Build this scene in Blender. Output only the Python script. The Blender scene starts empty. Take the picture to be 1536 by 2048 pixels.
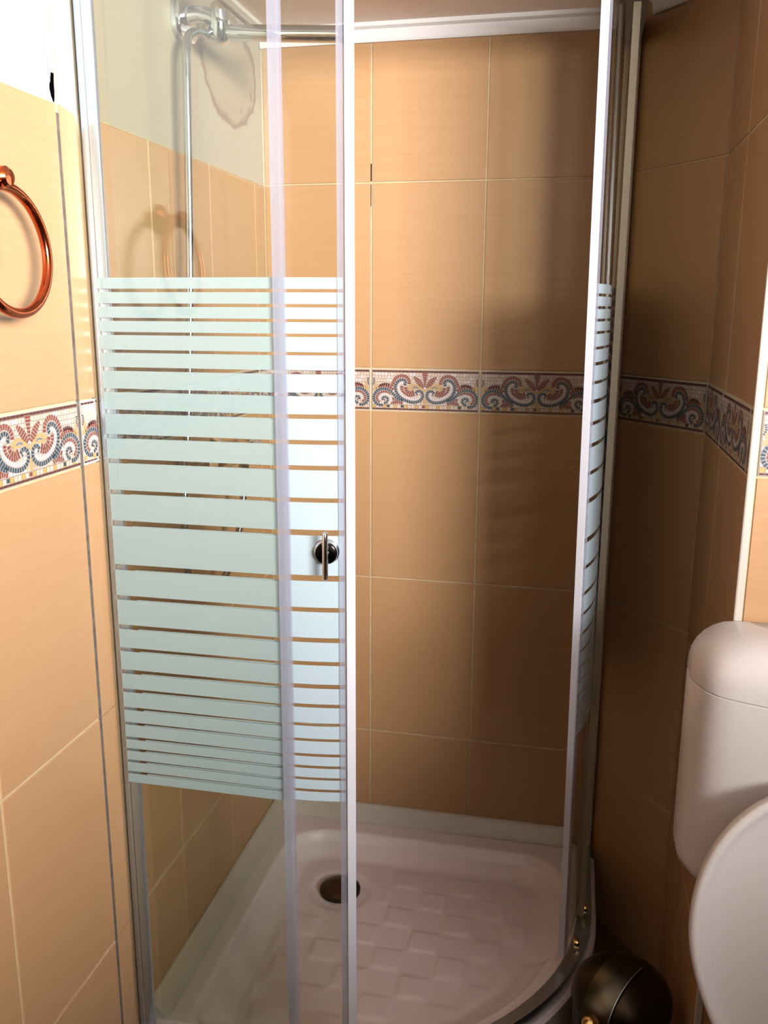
import bpy, bmesh, math, random
from mathutils import Matrix, Vector

# ------------------------------------------------------------------ camera, light, exposure
S = bpy.context.scene
COL = S.collection
random.seed(7)

def set_camera():
    cd = bpy.data.cameras.new('camera'); cam = bpy.data.objects.new('camera', cd); COL.objects.link(cam)
    yaw, pitch, roll, f = 0.209037, 0.224536, -0.0049135, 1775.83
    cy, sy, cp, sp = math.cos(yaw), math.sin(yaw), math.cos(pitch), math.sin(pitch)
    F = Vector((-sy*cp, cy*cp, -sp)); r = Vector((cy, sy, 0)); d = F.cross(r)
    r2 = math.cos(roll)*r + math.sin(roll)*d; d2 = -math.sin(roll)*r + math.cos(roll)*d
    M = Matrix.Identity(4)
    for i in range(3):
        M[i][0] = r2[i]; M[i][1] = -d2[i]; M[i][2] = -F[i]
    M.translation = Vector((0.70144, -1.99767, 1.42813))
    cam.matrix_world = M
    cd.sensor_fit = 'VERTICAL'; cd.sensor_height = 36.0; cd.lens = f/2048*36.0
    cd.clip_start = 0.02
    S.camera = cam
set_camera()

W = bpy.data.worlds.new('world'); S.world = W; W.use_nodes = True
W.node_tree.nodes['Background'].inputs[0].default_value = (0.9, 0.95, 1.0, 1)
W.node_tree.nodes['Background'].inputs[1].default_value = 0.03

def area_light(name, loc, target, sx, sy, power, color=(1, 1, 1), spread=180):
    l = bpy.data.lights.new(name, 'AREA'); l.shape = 'RECTANGLE'; l.size = sx; l.size_y = sy
    l.energy = power; l.color = color; l.spread = math.radians(spread)
    o = bpy.data.objects.new(name, l); COL.objects.link(o)
    o.location = loc
    o.rotation_euler = (Vector(target)-Vector(loc)).to_track_quat('-Z', 'Y').to_euler()
    return o
area_light('window_light', (2.20, -2.90, 1.86), (0.30, -0.94, 2.06), 1.05, 0.7, 114, (0.97, 0.97, 1.0), 68)

S.view_settings.view_transform = 'Standard'
S.view_settings.look = 'None'
S.view_settings.gamma = 1.0
S.view_settings.use_curve_mapping = False
S.view_settings.exposure = 0.0

# ------------------------------------------------------------------ helpers
ALB = 0.45          # overall reflectance of the painted and glazed surfaces
def lin(c, k=None):
    k = ALB if k is None else k
    return tuple(k*v for v in lin0(c))
def lin0(c):
    return tuple((v/255/12.92 if v/255 <= 0.04045 else ((v/255+0.055)/1.055)**2.4) for v in c)

def new_mat(name):
    m = bpy.data.materials.new(name); m.use_nodes = True
    return m, m.node_tree.nodes, m.node_tree.links, m.node_tree.nodes['Principled BSDF']

def mat(name, srgb, rough=0.5, metal=0.0, spec=0.5, bump=None, var=None, coat=0.0, alb=None):
    """bump=(scale,strength); var=(scale,amount) colour noise"""
    m, N, L, p = new_mat(name)
    c = lin(srgb, 0.9 if metal > 0.5 else alb)
    p.inputs['Base Color'].default_value = (*c, 1)
    p.inputs['Roughness'].default_value = rough
    p.inputs['Metallic'].default_value = metal
    p.inputs['Specular IOR Level'].default_value = spec
    p.inputs['Coat Weight'].default_value = coat
    if bump or var:
        tc = N.new('ShaderNodeTexCoord')
    if var:
        n = N.new('ShaderNodeTexNoise'); n.inputs['Scale'].default_value = var[0]; n.inputs['Detail'].default_value = 4
        L.new(tc.outputs['Object'], n.inputs['Vector'])
        r = N.new('ShaderNodeValToRGB')
        r.color_ramp.elements[0].position = 0.3; r.color_ramp.elements[1].position = 0.7
        r.color_ramp.elements[0].color = (*[v*(1-var[1]) for v in c], 1)
        r.color_ramp.elements[1].color = (*[min(1, v*(1+var[1]*0.5)) for v in c], 1)
        L.new(n.outputs['Fac'], r.inputs['Fac']); L.new(r.outputs['Color'], p.inputs['Base Color'])
    if bump:
        n2 = N.new('ShaderNodeTexNoise'); n2.inputs['Scale'].default_value = bump[0]; n2.inputs['Detail'].default_value = 3
        L.new(tc.outputs['Object'], n2.inputs['Vector'])
        b = N.new('ShaderNodeBump'); b.inputs['Strength'].default_value = bump[1]; b.inputs['Distance'].default_value = 0.002
        L.new(n2.outputs['Fac'], b.inputs['Height']); L.new(b.outputs['Normal'], p.inputs['Normal'])
    return m

def tile_material():
    m, N, L, p = new_mat('tan_linen_tile')
    tc = N.new('ShaderNodeTexCoord'); mp = N.new('ShaderNodeMapping')
    mp.inputs['Scale'].default_value = (9, 260, 9)
    L.new(tc.outputs['Object'], mp.inputs['Vector'])
    oi = N.new('ShaderNodeObjectInfo')
    ad = N.new('ShaderNodeVectorMath'); ad.operation = 'ADD'
    mu = N.new('ShaderNodeMath'); mu.operation = 'MULTIPLY'; mu.inputs[1].default_value = 37
    L.new(oi.outputs['Random'], mu.inputs[0]); L.new(mp.outputs['Vector'], ad.inputs[0]); L.new(mu.outputs[0], ad.inputs[1])
    n = N.new('ShaderNodeTexNoise'); n.inputs['Scale'].default_value = 1.0; n.inputs['Detail'].default_value = 5; n.inputs['Roughness'].default_value = 0.65
    L.new(ad.outputs[0], n.inputs['Vector'])
    r = N.new('ShaderNodeValToRGB')
    r.color_ramp.elements[0].position = 0.30; r.color_ramp.elements[1].position = 0.72
    r.color_ramp.elements[0].color = (*lin((208, 158, 108)), 1)
    r.color_ramp.elements[1].color = (*lin((216, 168, 119)), 1)
    L.new(n.outputs['Fac'], r.inputs['Fac'])
    L.new(r.outputs['Color'], p.inputs['Base Color'])
    b = N.new('ShaderNodeBump'); b.inputs['Strength'].default_value = 0.12; b.inputs['Distance'].default_value = 0.0006
    L.new(n.outputs['Fac'], b.inputs['Height']); L.new(b.outputs['Normal'], p.inputs['Normal'])
    p.inputs['Roughness'].default_value = 0.36
    p.inputs['Specular IOR Level'].default_value = 0.45
    return m

def schlick(N, L, f0=0.04):
    """fresnel weight that is the same from both sides of a thin sheet"""
    lw = N.new('ShaderNodeLayerWeight'); lw.inputs['Blend'].default_value = 0.5
    pw = N.new('ShaderNodeMath'); pw.operation = 'POWER'; pw.inputs[1].default_value = 5
    ma = N.new('ShaderNodeMath'); ma.operation = 'MULTIPLY_ADD'; ma.inputs[1].default_value = 1-f0; ma.inputs[2].default_value = f0
    L.new(lw.outputs['Facing'], pw.inputs[0]); L.new(pw.outputs[0], ma.inputs[0])
    return ma

def glass_material(name, tint, gloss=1.0):
    """thin clear pane: tinted transparency plus a fresnel mirror reflection"""
    m = bpy.data.materials.new(name); m.use_nodes = True
    N, L = m.node_tree.nodes, m.node_tree.links
    N.remove(N['Principled BSDF']); out = N['Material Output']
    t = N.new('ShaderNodeBsdfTransparent'); t.inputs[0].default_value = (*tint, 1)
    g = N.new('ShaderNodeBsdfGlossy'); g.inputs['Roughness'].default_value = 0.01
    lw = schlick(N, L)
    mul = N.new('ShaderNodeMath'); mul.operation = 'MULTIPLY'; mul.inputs[1].default_value = gloss
    mx = N.new('ShaderNodeMixShader')
    L.new(lw.outputs[0], mul.inputs[0]); L.new(mul.outputs[0], mx.inputs[0])
    L.new(t.outputs[0], mx.inputs[1]); L.new(g.outputs[0], mx.inputs[2]); L.new(mx.outputs[0], out.inputs['Surface'])
    return m

def frosted_material(name, srgb, trans=0.45, clear=0.0, rough=0.35):
    """etched film / soft plastic: diffuse + translucent + a sheen, with an optional clear share"""
    m = bpy.data.materials.new(name); m.use_nodes = True
    N, L = m.node_tree.nodes, m.node_tree.links
    N.remove(N['Principled BSDF']); out = N['Material Output']
    c = (*lin(srgb, 0.54), 1)
    d = N.new('ShaderNodeBsdfDiffuse'); d.inputs[0].default_value = c
    tr = N.new('ShaderNodeBsdfTranslucent'); tr.inputs[0].default_value = c
    a = N.new('ShaderNodeMixShader'); a.inputs[0].default_value = trans
    L.new(d.outputs[0], a.inputs[1]); L.new(tr.outputs[0], a.inputs[2])
    g = N.new('ShaderNodeBsdfGlossy'); g.inputs['Roughness'].default_value = rough
    f = schlick(N, L)
    b = N.new('ShaderNodeMixShader'); L.new(f.outputs[0], b.inputs[0]); L.new(a.outputs[0], b.inputs[1]); L.new(g.outputs[0], b.inputs[2])
    last = b
    if clear > 0:
        t = N.new('ShaderNodeBsdfTransparent'); t.inputs[0].default_value = (0.97, 0.97, 1, 1)
        e = N.new('ShaderNodeMixShader'); e.inputs[0].default_value = clear
        L.new(b.outputs[0], e.inputs[1]); L.new(t.outputs[0], e.inputs[2]); last = e
    L.new(last.outputs[0], out.inputs['Surface'])
    return m

def stained_plaster():
    m, N, L, p = new_mat('stained_plaster')
    tc = N.new('ShaderNodeTexCoord')
    n = N.new('ShaderNodeTexNoise'); n.inputs['Scale'].default_value = 14; n.inputs['Detail'].default_value = 4
    L.new(tc.outputs['Object'], n.inputs['Vector'])
    # distance from the stain centre (world Y, Z)
    sub = N.new('ShaderNodeVectorMath'); sub.operation = 'SUBTRACT'; sub.inputs[1].default_value = (0, -0.185, 1.895)
    L.new(tc.outputs['Object'], sub.inputs[0])
    sc = N.new('ShaderNodeVectorMath'); sc.operation = 'MULTIPLY'; sc.inputs[1].default_value = (0, 1/0.15, 1/0.105)
    L.new(sub.outputs[0], sc.inputs[0])
    ln = N.new('ShaderNodeVectorMath'); ln.operation = 'LENGTH'; L.new(sc.outputs[0], ln.inputs[0])
    ad = N.new('ShaderNodeMath'); ad.operation = 'MULTIPLY_ADD'; ad.inputs[1].default_value = 0.5; 
    L.new(n.outputs['Fac'], ad.inputs[0]); L.new(ln.outputs['Value'], ad.inputs[2])
    r = N.new('ShaderNodeValToRGB'); cr = r.color_ramp
    w = (*lin((198, 178, 150)), 1)
    cr.elements[0].position = 0.0; cr.elements[0].color = (*lin((188, 166, 136)), 1)
    cr.elements[1].position = 1.0; cr.elements[1].color = w
    for pos, c in ((0.80, (186, 160, 126)), (0.885, (138, 98, 58)), (0.93, (196, 176, 148))):
        e = cr.elements.new(pos); e.color = (*lin(c), 1)
    dv = N.new('ShaderNodeMath'); dv.operation = 'MULTIPLY'; dv.inputs[1].default_value = 0.72
    L.new(ad.outputs[0], dv.inputs[0]); L.new(dv.outputs[0], r.inputs['Fac'])
    n2 = N.new('ShaderNodeTexNoise'); n2.inputs['Scale'].default_value = 26; n2.inputs['Detail'].default_value = 2
    L.new(tc.outputs['Object'], n2.inputs['Vector'])
    r2 = N.new('ShaderNodeValToRGB'); r2.color_ramp.elements[0].position = 0.70; r2.color_ramp.elements[1].position = 0.76
    L.new(n2.outputs['Fac'], r2.inputs['Fac'])
    inside = N.new('ShaderNodeMath'); inside.operation = 'LESS_THAN'; inside.inputs[1].default_value = 1.15
    L.new(ln.outputs['Value'], inside.inputs[0])
    mm = N.new('ShaderNodeMath'); mm.operation = 'MULTIPLY'; L.new(r2.outputs['Color'], mm.inputs[0]); L.new(inside.outputs[0], mm.inputs[1])
    mix = N.new('ShaderNodeMix'); mix.data_type = 'RGBA'
    L.new(mm.outputs[0], mix.inputs[0]); L.new(r.outputs['Color'], mix.inputs[6]); mix.inputs[7].default_value = (*lin((164, 112, 60)), 1)
    L.new(mix.outputs[2], p.inputs['Base Color'])
    p.inputs['Roughness'].default_value = 0.6
    return m

M = {}
M['tile'] = tile_material()
M['grout'] = mat('cream_grout', (232, 204, 158), 0.9, var=(40, 0.15))
M['grey_joint'] = mat('grey_open_joint', (112, 100, 90), 0.95, var=(60, 0.5), bump=(120, 0.6))
M['black'] = mat('black_void', (6, 5, 7), 1.0, spec=0.0)
M['plaster'] = mat('white_plaster', (240, 238, 232), 0.7, bump=(60, 0.1))
M['stained'] = stained_plaster()
M['ceiling'] = mat('pinkish_white_ceiling', (232, 218, 208), 0.6, bump=(40, 0.08), alb=0.9)
M['trim'] = mat('white_trim', (240, 232, 226), 0.4, alb=0.6)
M['strip'] = mat('cream_pvc_strip', (226, 214, 196), 0.35)
M['tray'] = mat('white_acrylic_tray', (232, 218, 214), 0.25, alb=0.62)
M['alu'] = mat('satin_aluminium', (196, 205, 216), 0.28, 1.0)
M['alu_white'] = mat('bright_anodised_aluminium', (196, 206, 220), 0.32, 0.9)
M['alu_beige_lit'] = mat('beige_lit_aluminium', (214, 202, 182), 0.5, 0.3, alb=0.6)  # beige reflection in the right profile painted into its colour
M['chrome'] = mat('chrome', (215, 218, 222), 0.06, 1.0)
M['hose'] = mat('ribbed_chrome_hose', (200, 204, 210), 0.18, 1.0)
M['chrome_painted_dark'] = mat('chrome_painted_dark', (34, 30, 27), 0.2, 1.0)  # dark room mirrored in the handle face, put into the colour
M['drain'] = mat('dark_metal_drain', (74, 64, 54), 0.25, 1.0)
M['copper'] = mat('polished_copper', (190, 96, 58), 0.12, 1.0)
M['brass'] = mat('polished_brass', (200, 170, 110), 0.12, 1.0)
M['gunmetal'] = mat('dark_brushed_steel', (58, 48, 38), 0.36, 1.0, bump=(300, 0.05))
M['flap'] = mat('dark_polished_steel', (84, 79, 66), 0.28, 1.0)
M['porcelain'] = mat('white_ceramic', (236, 230, 226), 0.16, coat=0.3)
M['plastic'] = mat('white_plastic', (238, 227, 219), 0.28)
M['floor'] = mat('brown_floor_tile', (128, 92, 60), 0.4, var=(9, 0.2))
M['glass'] = glass_material('clear_glass', (0.94, 0.953, 0.925))
M['frost'] = frosted_material('frosted_film', (212, 229, 234), 0.35)
M['seal'] = frosted_material('translucent_seal', (207, 206, 219), 0.4, clear=0.58, rough=0.15)
M['seal_beige'] = frosted_material('beige_lit_seal', (206, 188, 156), 0.3, clear=0.4, rough=0.25)  # beige puts the light from the left into the seal's colour
M['magnet'] = frosted_material('white_magnet_seal', (240, 238, 242), 0.25, rough=0.25)
M['cream'] = mat('mosaic_cream', (226, 200, 178), 0.4)
M['red'] = mat('mosaic_red', (146, 72, 52), 0.4)
M['dred'] = mat('mosaic_dark_red', (96, 40, 34), 0.4)
M['blue'] = mat('mosaic_blue', (58, 78, 88), 0.4)
M['yellow'] = mat('mosaic_yellow', (214, 172, 96), 0.4)
M['mgrout'] = mat('mosaic_joint', (186, 170, 160), 0.5)
M['gbrown'] = mat('mosaic_ground_joint', (150, 122, 104), 0.5)
M['white'] = mat('mosaic_white', (236, 220, 208), 0.4)

def link(name, me, parent=None, kind=None):
    o = bpy.data.objects.new(name, me); COL.objects.link(o)
    if parent: o.parent = parent
    if kind: o['kind'] = kind
    return o

def mesh(name, verts, faces, mats, fmat=None, smooth=False):
    me = bpy.data.meshes.new(name); me.from_pydata([tuple(v) for v in verts], [], faces)
    for m_ in (mats if isinstance(mats, (list, tuple)) else [mats]): me.materials.append(m_)
    if fmat: me.polygons.foreach_set('material_index', fmat)
    if smooth: me.polygons.foreach_set('use_smooth', [True]*len(me.polygons))
    me.update()
    return me

def from_bm(name, bm, m, smooth=False, auto=None):
    bmesh.ops.recalc_face_normals(bm, faces=bm.faces)
    me = bpy.data.meshes.new(name); bm.to_mesh(me); bm.free(); me.materials.append(m)
    if smooth or auto:
        me.polygons.foreach_set('use_smooth', [True]*len(me.polygons))
        if auto: me.set_sharp_from_angle(angle=math.radians(auto))
    me.update()
    return me

def box_bm(bm, x0, x1, y0, y1, z0, z1, bev=0.0, seg=2):
    r = bmesh.ops.create_cube(bm, size=1)
    vs = r['verts']
    bmesh.ops.scale(bm, vec=(x1-x0, y1-y0, z1-z0), verts=vs)
    bmesh.ops.translate(bm, vec=((x0+x1)/2, (y0+y1)/2, (z0+z1)/2), verts=vs)
    if bev:
        es = list({e for v in vs for e in v.link_edges})
        bmesh.ops.bevel(bm, geom=es, offset=bev, segments=seg, affect='EDGES', profile=0.5)

def box(name, x0, x1, y0, y1, z0, z1, m, parent=None, bev=0.0, kind=None):
    bm = bmesh.new(); box_bm(bm, x0, x1, y0, y1, z0, z1, bev)
    return link(name, from_bm(name, bm, m, auto=40 if bev else None), parent, kind)

def prism(name, outline, z0, z1, m, parent=None, kind=None, smooth=None):
    n = len(outline)
    v = [(x, y, z0) for x, y in outline]+[(x, y, z1) for x, y in outline]
    f = [tuple(range(n-1, -1, -1)), tuple(range(n, 2*n))]+[(i, (i+1) % n, n+(i+1) % n, n+i) for i in range(n)]
    bm = bmesh.new(); me = mesh(name, v, f, m); bm.from_mesh(me); bpy.data.meshes.remove(me)
    return link(name, from_bm(name, bm, m, auto=smooth), parent, kind)

def tube_data(pts, r, n=14, closed=False, caps=True):
    pts = [Vector(p) for p in pts]; N_ = len(pts)
    rr = r if isinstance(r, (list, tuple)) else [r]*N_
    vs, fs = [], []
    up = None
    for i, p in enumerate(pts):
        a = pts[(i-1) % N_] if (closed or i > 0) else p
        b = pts[(i+1) % N_] if (closed or i < N_-1) else p
        t = (b-a).normalized()
        if up is None:
            up = Vector((0, 0, 1)) if abs(t.z) < 0.9 else Vector((1, 0, 0))
        u = (up-t*up.dot(t)).normalized(); w = t.cross(u); up = u
        for k in range(n):
            an = 2*math.pi*k/n
            vs.append(p+rr[i]*(math.cos(an)*u+math.sin(an)*w))
    for i in range(N_ if closed else N_-1):
        j = (i+1) % N_
        for k in range(n):
            l = (k+1) % n
            fs.append((i*n+k, i*n+l, j*n+l, j*n+k))
    if caps and not closed:
        fs.append(tuple(range(n-1, -1, -1))); fs.append(tuple(range((N_-1)*n, N_*n)))
    return vs, fs

def tube(name, pts, r, m, parent=None, n=14, closed=False):
    v, f = tube_data(pts, r, n, closed)
    bm = bmesh.new(); me = mesh(name, v, f, m); bm.from_mesh(me); bpy.data.meshes.remove(me)
    return link(name, from_bm(name, bm, m, auto=50), parent)

def lathe(name, prof, m, loc, axis='Z', parent=None, n=32, rot=None):
    """prof: (radius, height) pairs along the axis"""
    vs, fs = [], []
    for r, h in prof:
        for k in range(n):
            a = 2*math.pi*k/n
            vs.append(Vector((max(r, 1e-5)*math.cos(a), max(r, 1e-5)*math.sin(a), h)))
    for i in range(len(prof)-1):
        for k in range(n):
            l = (k+1) % n
            fs.append((i*n+k, i*n+l, (i+1)*n+l, (i+1)*n+k))
    fs.append(tuple(range(n-1, -1, -1))); fs.append(tuple(range((len(prof)-1)*n, len(prof)*n)))
    R_ = {'Z': Matrix.Identity(3), 'X': Matrix.Rotation(math.pi/2, 3, 'Y'), '-Y': Matrix.Rotation(math.pi/2, 3, 'X')}[axis]
    if rot: R_ = rot.to_3x3() @ R_
    vs = [R_ @ v+Vector(loc) for v in vs]
    bm = bmesh.new(); me = mesh(name, vs, fs, m); bm.from_mesh(me); bpy.data.meshes.remove(me)
    return link(name, from_bm(name, bm, m, auto=35), parent)

def catmull(P, k=8):
    P = [Vector(p) for p in P]; out = []
    for i in range(len(P)-1):
        a = P[max(i-1, 0)]; b = P[i]; c = P[i+1]; d = P[min(i+2, len(P)-1)]
        for s in range(k):
            t = s/k
            out.append(0.5*((2*b)+(c-a)*t+(2*a-5*b+4*c-d)*t*t+(3*b-a-3*c+d)*t**3))
    out.append(P[-1]); return out

def empty(name, loc):
    o = bpy.data.objects.new(name, None); COL.objects.link(o); o.location = loc; o.empty_display_size = 0.05
    return o

def adopt(child, parent):
    """parent while keeping world coordinates (parents here are unrotated, unscaled)"""
    child.parent = parent; child.matrix_parent_inverse = Matrix.Translation(parent.location).inverted()
    return child

def tag(o, label=None, cat=None, group=None, kind=None):
    for k, v in (('label', label), ('category', cat), ('group', group), ('kind', kind)):
        if v: o[k] = v
    return o

# ------------------------------------------------------------------ wall tiling
Z_ROWS = [(0.0, 0.3995), (0.3995, 0.800), (0.800, 1.2005)]
ZB0, ZB1, ZT = 1.2005, 1.2965, 1.697       # mosaic border, top of the tile row above it
Z_CEIL = 2.012
TH = 0.008
_tile_cache = {}

def tile_mesh(w, h, gap=0.0030, bev=0.0012):
    key = (round(w, 4), round(h, 4))
    if key in _tile_cache: return _tile_cache[key]
    a, b = w/2-gap/2, h/2-gap/2
    v = []
    for (dx, z) in ((0, -TH), (0, -bev), (bev, 0)):
        v += [(-a+dx, -b+dx, z), (a-dx, -b+dx, z), (a-dx, b-dx, z), (-a+dx, b-dx, z)]
    f = [(3, 2, 1, 0), (8, 9, 10, 11)]
    for r in (0, 4):
        for k in range(4):
            l = (k+1) % 4
            f.append((r+k, r+l, r+4+l, r+4+k))
    me = mesh('tile', v, f, M['tile'])
    _tile_cache[key] = me
    return me

def frame(origin, u, n):
    """matrix: local x along u, local y up, local z along n"""
    u = Vector(u).normalized(); n = Vector(n).normalized()
    m = Matrix.Identity(4)
    for i in range(3):
        m[i][0] = u[i]; m[i][1] = (0, 0, 1)[i]; m[i][2] = n[i]
    m.translation = Vector(origin)
    return m

def put_tile(wall, P0, u, n, s0, s1, z0, z1):
    """tile from s0..s1 along u starting at P0 (x, y)"""
    u = Vector((u[0], u[1], 0)).normalized()
    c = Vector((P0[0], P0[1], 0))+u*((s0+s1)/2); c.z = (z0+z1)/2
    o = link('tile', tile_mesh(s1-s0, z1-z0), wall)
    j = random.uniform(-0.0003, 0.0003)
    o.matrix_world = frame(c+Vector((n[0], n[1], 0)).normalized()*j, u, (n[0], n[1], 0))
    return o

# ---- mosaic print of the border tile (millimetres, 250 x 96)
def mosaic_quads():
    Q = []                                    # (list of 4 (x,y), material key, layer)
    def rect(x0, y0, x1, y1, c, layer): Q.append(([(x0, y0), (x1, y0), (x1, y1), (x0, y1)], c, layer))
    def resample(pts, step):
        P = catmull([(x, y, 0) for x, y in pts], 10)
        L_ = [0]
        for i in range(1, len(P)): L_.append(L_[-1]+(P[i]-P[i-1]).length)
        n = max(1, round(L_[-1]/step)); out = []; j = 0
        for k in range(n+1):
            d = L_[-1]*k/n
            while j < len(P)-2 and L_[j+1] < d: j += 1
            t = (d-L_[j])/max(1e-6, L_[j+1]-L_[j]); out.append(P[j].lerp(P[j+1], min(1, t)))
        return out
    def stroke(pts, w, c, layer, step=5.2, gap=1.25, taper=None):
        P = resample(pts, step); nrm = []
        for i in range(len(P)):
            t = (P[min(i+1, len(P)-1)]-P[max(i-1, 0)]).normalized(); nrm.append(Vector((-t.y, t.x, 0)))
        def wd(i):
            if taper is None: return w
            s = i/(len(P)-1); return w*(taper(s))
        for i in range(len(P)-1):
            a, b = P[i], P[i+1]; na, nb = nrm[i], nrm[i+1]; wa, wb = wd(i), wd(i+1)
            Q.append(([(a+na*(wa/2+.7))[:2], (a-na*(wa/2+.7))[:2], (b-nb*(wb/2+.7))[:2], (b+nb*(wb/2+.7))[:2]], 'mgrout', layer-0.5))
            g = gap/2/max(1e-6, (b-a).length)
            a2, b2 = a.lerp(b, g), b.lerp(a, g)
            Q.append(([(a2+na*wa/2)[:2], (a2-na*wa/2)[:2], (b2-nb*wb/2)[:2], (b2+nb*wb/2)[:2]], c, layer))
    rng = random.Random(3)
    rect(3, 3, 247, 93.5, 'gbrown', 0)
    # border rows
    x = 4
    while x < 246:
        w = rng.uniform(7, 11); x1 = min(246, x+w)
        rect(x, 89.5, x1-0.8, 92.6, 'dred', 1); rect(x, 3.6, x1-0.8, 6.2, 'dred', 1); x = x1
    x = 4; k = 0
    acc = {4: 'blue', 8: 'blue', 14: 'red', 24: 'blue'}
    while x < 245:
        x1 = min(246, x+8.2); rect(x, 7.2, x1-0.9, 14.6, 'cream' if k % 3 else 'yellow', 1)
        if k in acc: rect(x+0.5, 8.4, x1-1.4, 14.2, acc[k], 2)
        x = x1; k += 1
    # cream ground
    y = 15.6; row = 0
    while y < 88.5:
        y1 = min(88.8, y+7.3); x = 4-rng.uniform(0, 4)
        while x < 246:
            x1 = x+rng.uniform(6.4, 8.2); a, b = max(4, x), min(246, x1)
            if b-a > 1.5: rect(a, y, b-0.8, y1-0.8, 'cream' if rng.random() < .8 else 'white', 1)
            x = x1
        y = y1; row += 1
    half = []
    H = lambda pts, w, c, layer, **k: half.append((pts, w, c, layer, k))
    # red grounds
    H([(17, 53), (30, 57), (43, 55), (52, 48)], 8, 'red', 2)
    H([(20, 58), (32, 62), (44, 60)], 5, 'dred', 2)
    H([(46, 19), (56, 20), (66, 21), (74, 18)], 7, 'red', 2)
    H([(50, 27), (56, 29), (62, 25)], 7, 'red', 2)
    H([(72, 58), (72, 48), (80, 40), (92, 37), (102, 40)], 7, 'red', 2)
    H([(80, 56), (82, 48), (90, 44), (100, 46)], 7, 'red', 2)
    H([(86, 56), (92, 52)], 6, 'red', 2)
    H([(49, 57), (53, 68), (60, 77), (71, 81), (81, 79), (88, 71), (89, 62)], 7.5, 'red', 3)
    # yellow plume at the tile's end
    H([(6, 46), (11, 53), (9, 62), (6, 70)], 7, 'yellow', 2)
    H([(13, 48), (17, 54)], 6, 'yellow', 2)
    H([(4.5, 60), (7.5, 68), (6, 76)], 3.5, 'blue', 3, step=3.5)
    # yellow base and petals
    H([(122, 36), (118, 27), (113, 19)], 6, 'yellow', 2)
    H([(125, 34), (125, 16)], 6, 'yellow', 2)
    H([(87, 53), (95, 60), (106, 58), (116, 52), (123, 45)], 7, 'yellow', 4)
    H([(90, 48), (97, 53), (107, 51)], 5, 'yellow', 4)
    H([(96, 54), (103, 56), (110, 54)], 2.5, 'blue', 5, step=3)
    # large C scroll
    H([(77, 60), (81, 65), (78, 71), (70, 72), (62, 67), (57, 58), (58, 47), (64, 36), (74, 28), (86, 23), (98, 21), (110, 23), (119, 31), (120, 41), (114, 47), (107, 46), (104, 41)], 6.2, 'blue', 6)
    H([(75, 64), (69, 65), (65, 59), (65, 50), (70, 41), (79, 34), (90, 29.5), (101, 28.5), (110, 31), (113, 37)], 5.6, 'white', 7)
    H([(108, 41), (106, 38)], 4, 'blue', 7)
    # small spiral
    H([(74, 25), (65, 27), (57, 34), (49, 42), (40, 48.5), (29, 51), (18, 48), (9.5, 40), (6.5, 30), (9.5, 20), (18, 14), (28, 13.5)], 6.2, 'blue', 6)
    H([(46, 39), (38, 43.5), (28, 44), (18.5, 40), (13.5, 32), (15, 24), (21, 20)], 5, 'red', 7)
    H([(42, 17), (47, 25), (45, 33), (37, 38), (28, 38), (21.5, 33), (22, 27)], 5.4, 'white', 8)
    H([(30, 17), (37, 20), (39.5, 27), (35, 32), (28, 31), (27, 25)], 5, 'blue', 9)
    H([(31, 24), (33, 27)], 4, 'red', 9)
    # leaves
    H([(123, 55), (116, 62), (108, 71), (99, 79)], 12, 'red', 4, step=5, taper=lambda s: 0.18+0.82*math.sin(math.pi*min(1, s*0.92+0.06)))
    for pts, w, c, l, k in half:
        stroke(pts, w, c, l, **k); stroke([(250-x, y) for x, y in pts], w, c, l+0.02, **k)
    stroke([(125, 56), (125, 70), (125, 80), (125, 90)], 13, 'red', 5, step=5, taper=lambda s: 0.2+0.8*s)
    return Q
MOSAIC = mosaic_quads()
MKEYS = ['cream', 'red', 'dred', 'blue', 'yellow', 'mgrout', 'white', 'gbrown']

def mosaic_mesh(x0, x1, flipx=False, bend=None):
    """print for the part of the border tile between x0 and x1 mm (local x from 0)"""
    vs, fs, fm = [], [], []
    for q, c, layer in MOSAIC:
        xs = [p[0] for p in q]
        if max(xs) <= x0+0.5 or min(xs) >= x1-0.5: continue
        b = len(vs)
        for (x, y) in q:
            x = min(max(x, x0), x1)
            vs.append(((x-x0)/1000, y/1000*0.096/0.0965, 0.00012+layer*0.00005))
        fs.append((b, b+1, b+2, b+3)); fm.append(MKEYS.index(c))
    if bend: vs = [bend(v) for v in vs]
    me = mesh('mosaic_print', vs, fs, [M[k] for k in MKEYS], fm)
    return me
_mos = {}

def put_border(wall, P0, u, n, s0, s1, x0=0, x1=None):
    u = Vector((u[0], u[1], 0)).normalized(); nn = Vector((n[0], n[1], 0)).normalized()
    c = Vector((P0[0], P0[1], 0))+u*((s0+s1)/2); c.z = (ZB0+ZB1)/2
    t = link('border_tile', _border_base(s1-s0), wall); t.matrix_world = frame(c+nn*0.0005, u, nn)
    if x1 is None: x1 = x0+(s1-s0)*1000
    key = (round(x0, 1), round(x1, 1))
    if key not in _mos: _mos[key] = mosaic_mesh(x0, x1)
    p = link('mosaic_print', _mos[key], t, 'stuff')
    p.location = (-(s1-s0)/2, -(ZB1-ZB0)/2, 0)
    return t

def _border_base(w):
    key = ('b', round(w, 4))
    if key not in _tile_cache:
        me = tile_mesh(w+0.00001, ZB1-ZB0).copy(); me.materials.clear(); me.materials.append(M['strip']); _tile_cache[key] = me
    return _tile_cache[key]

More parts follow.
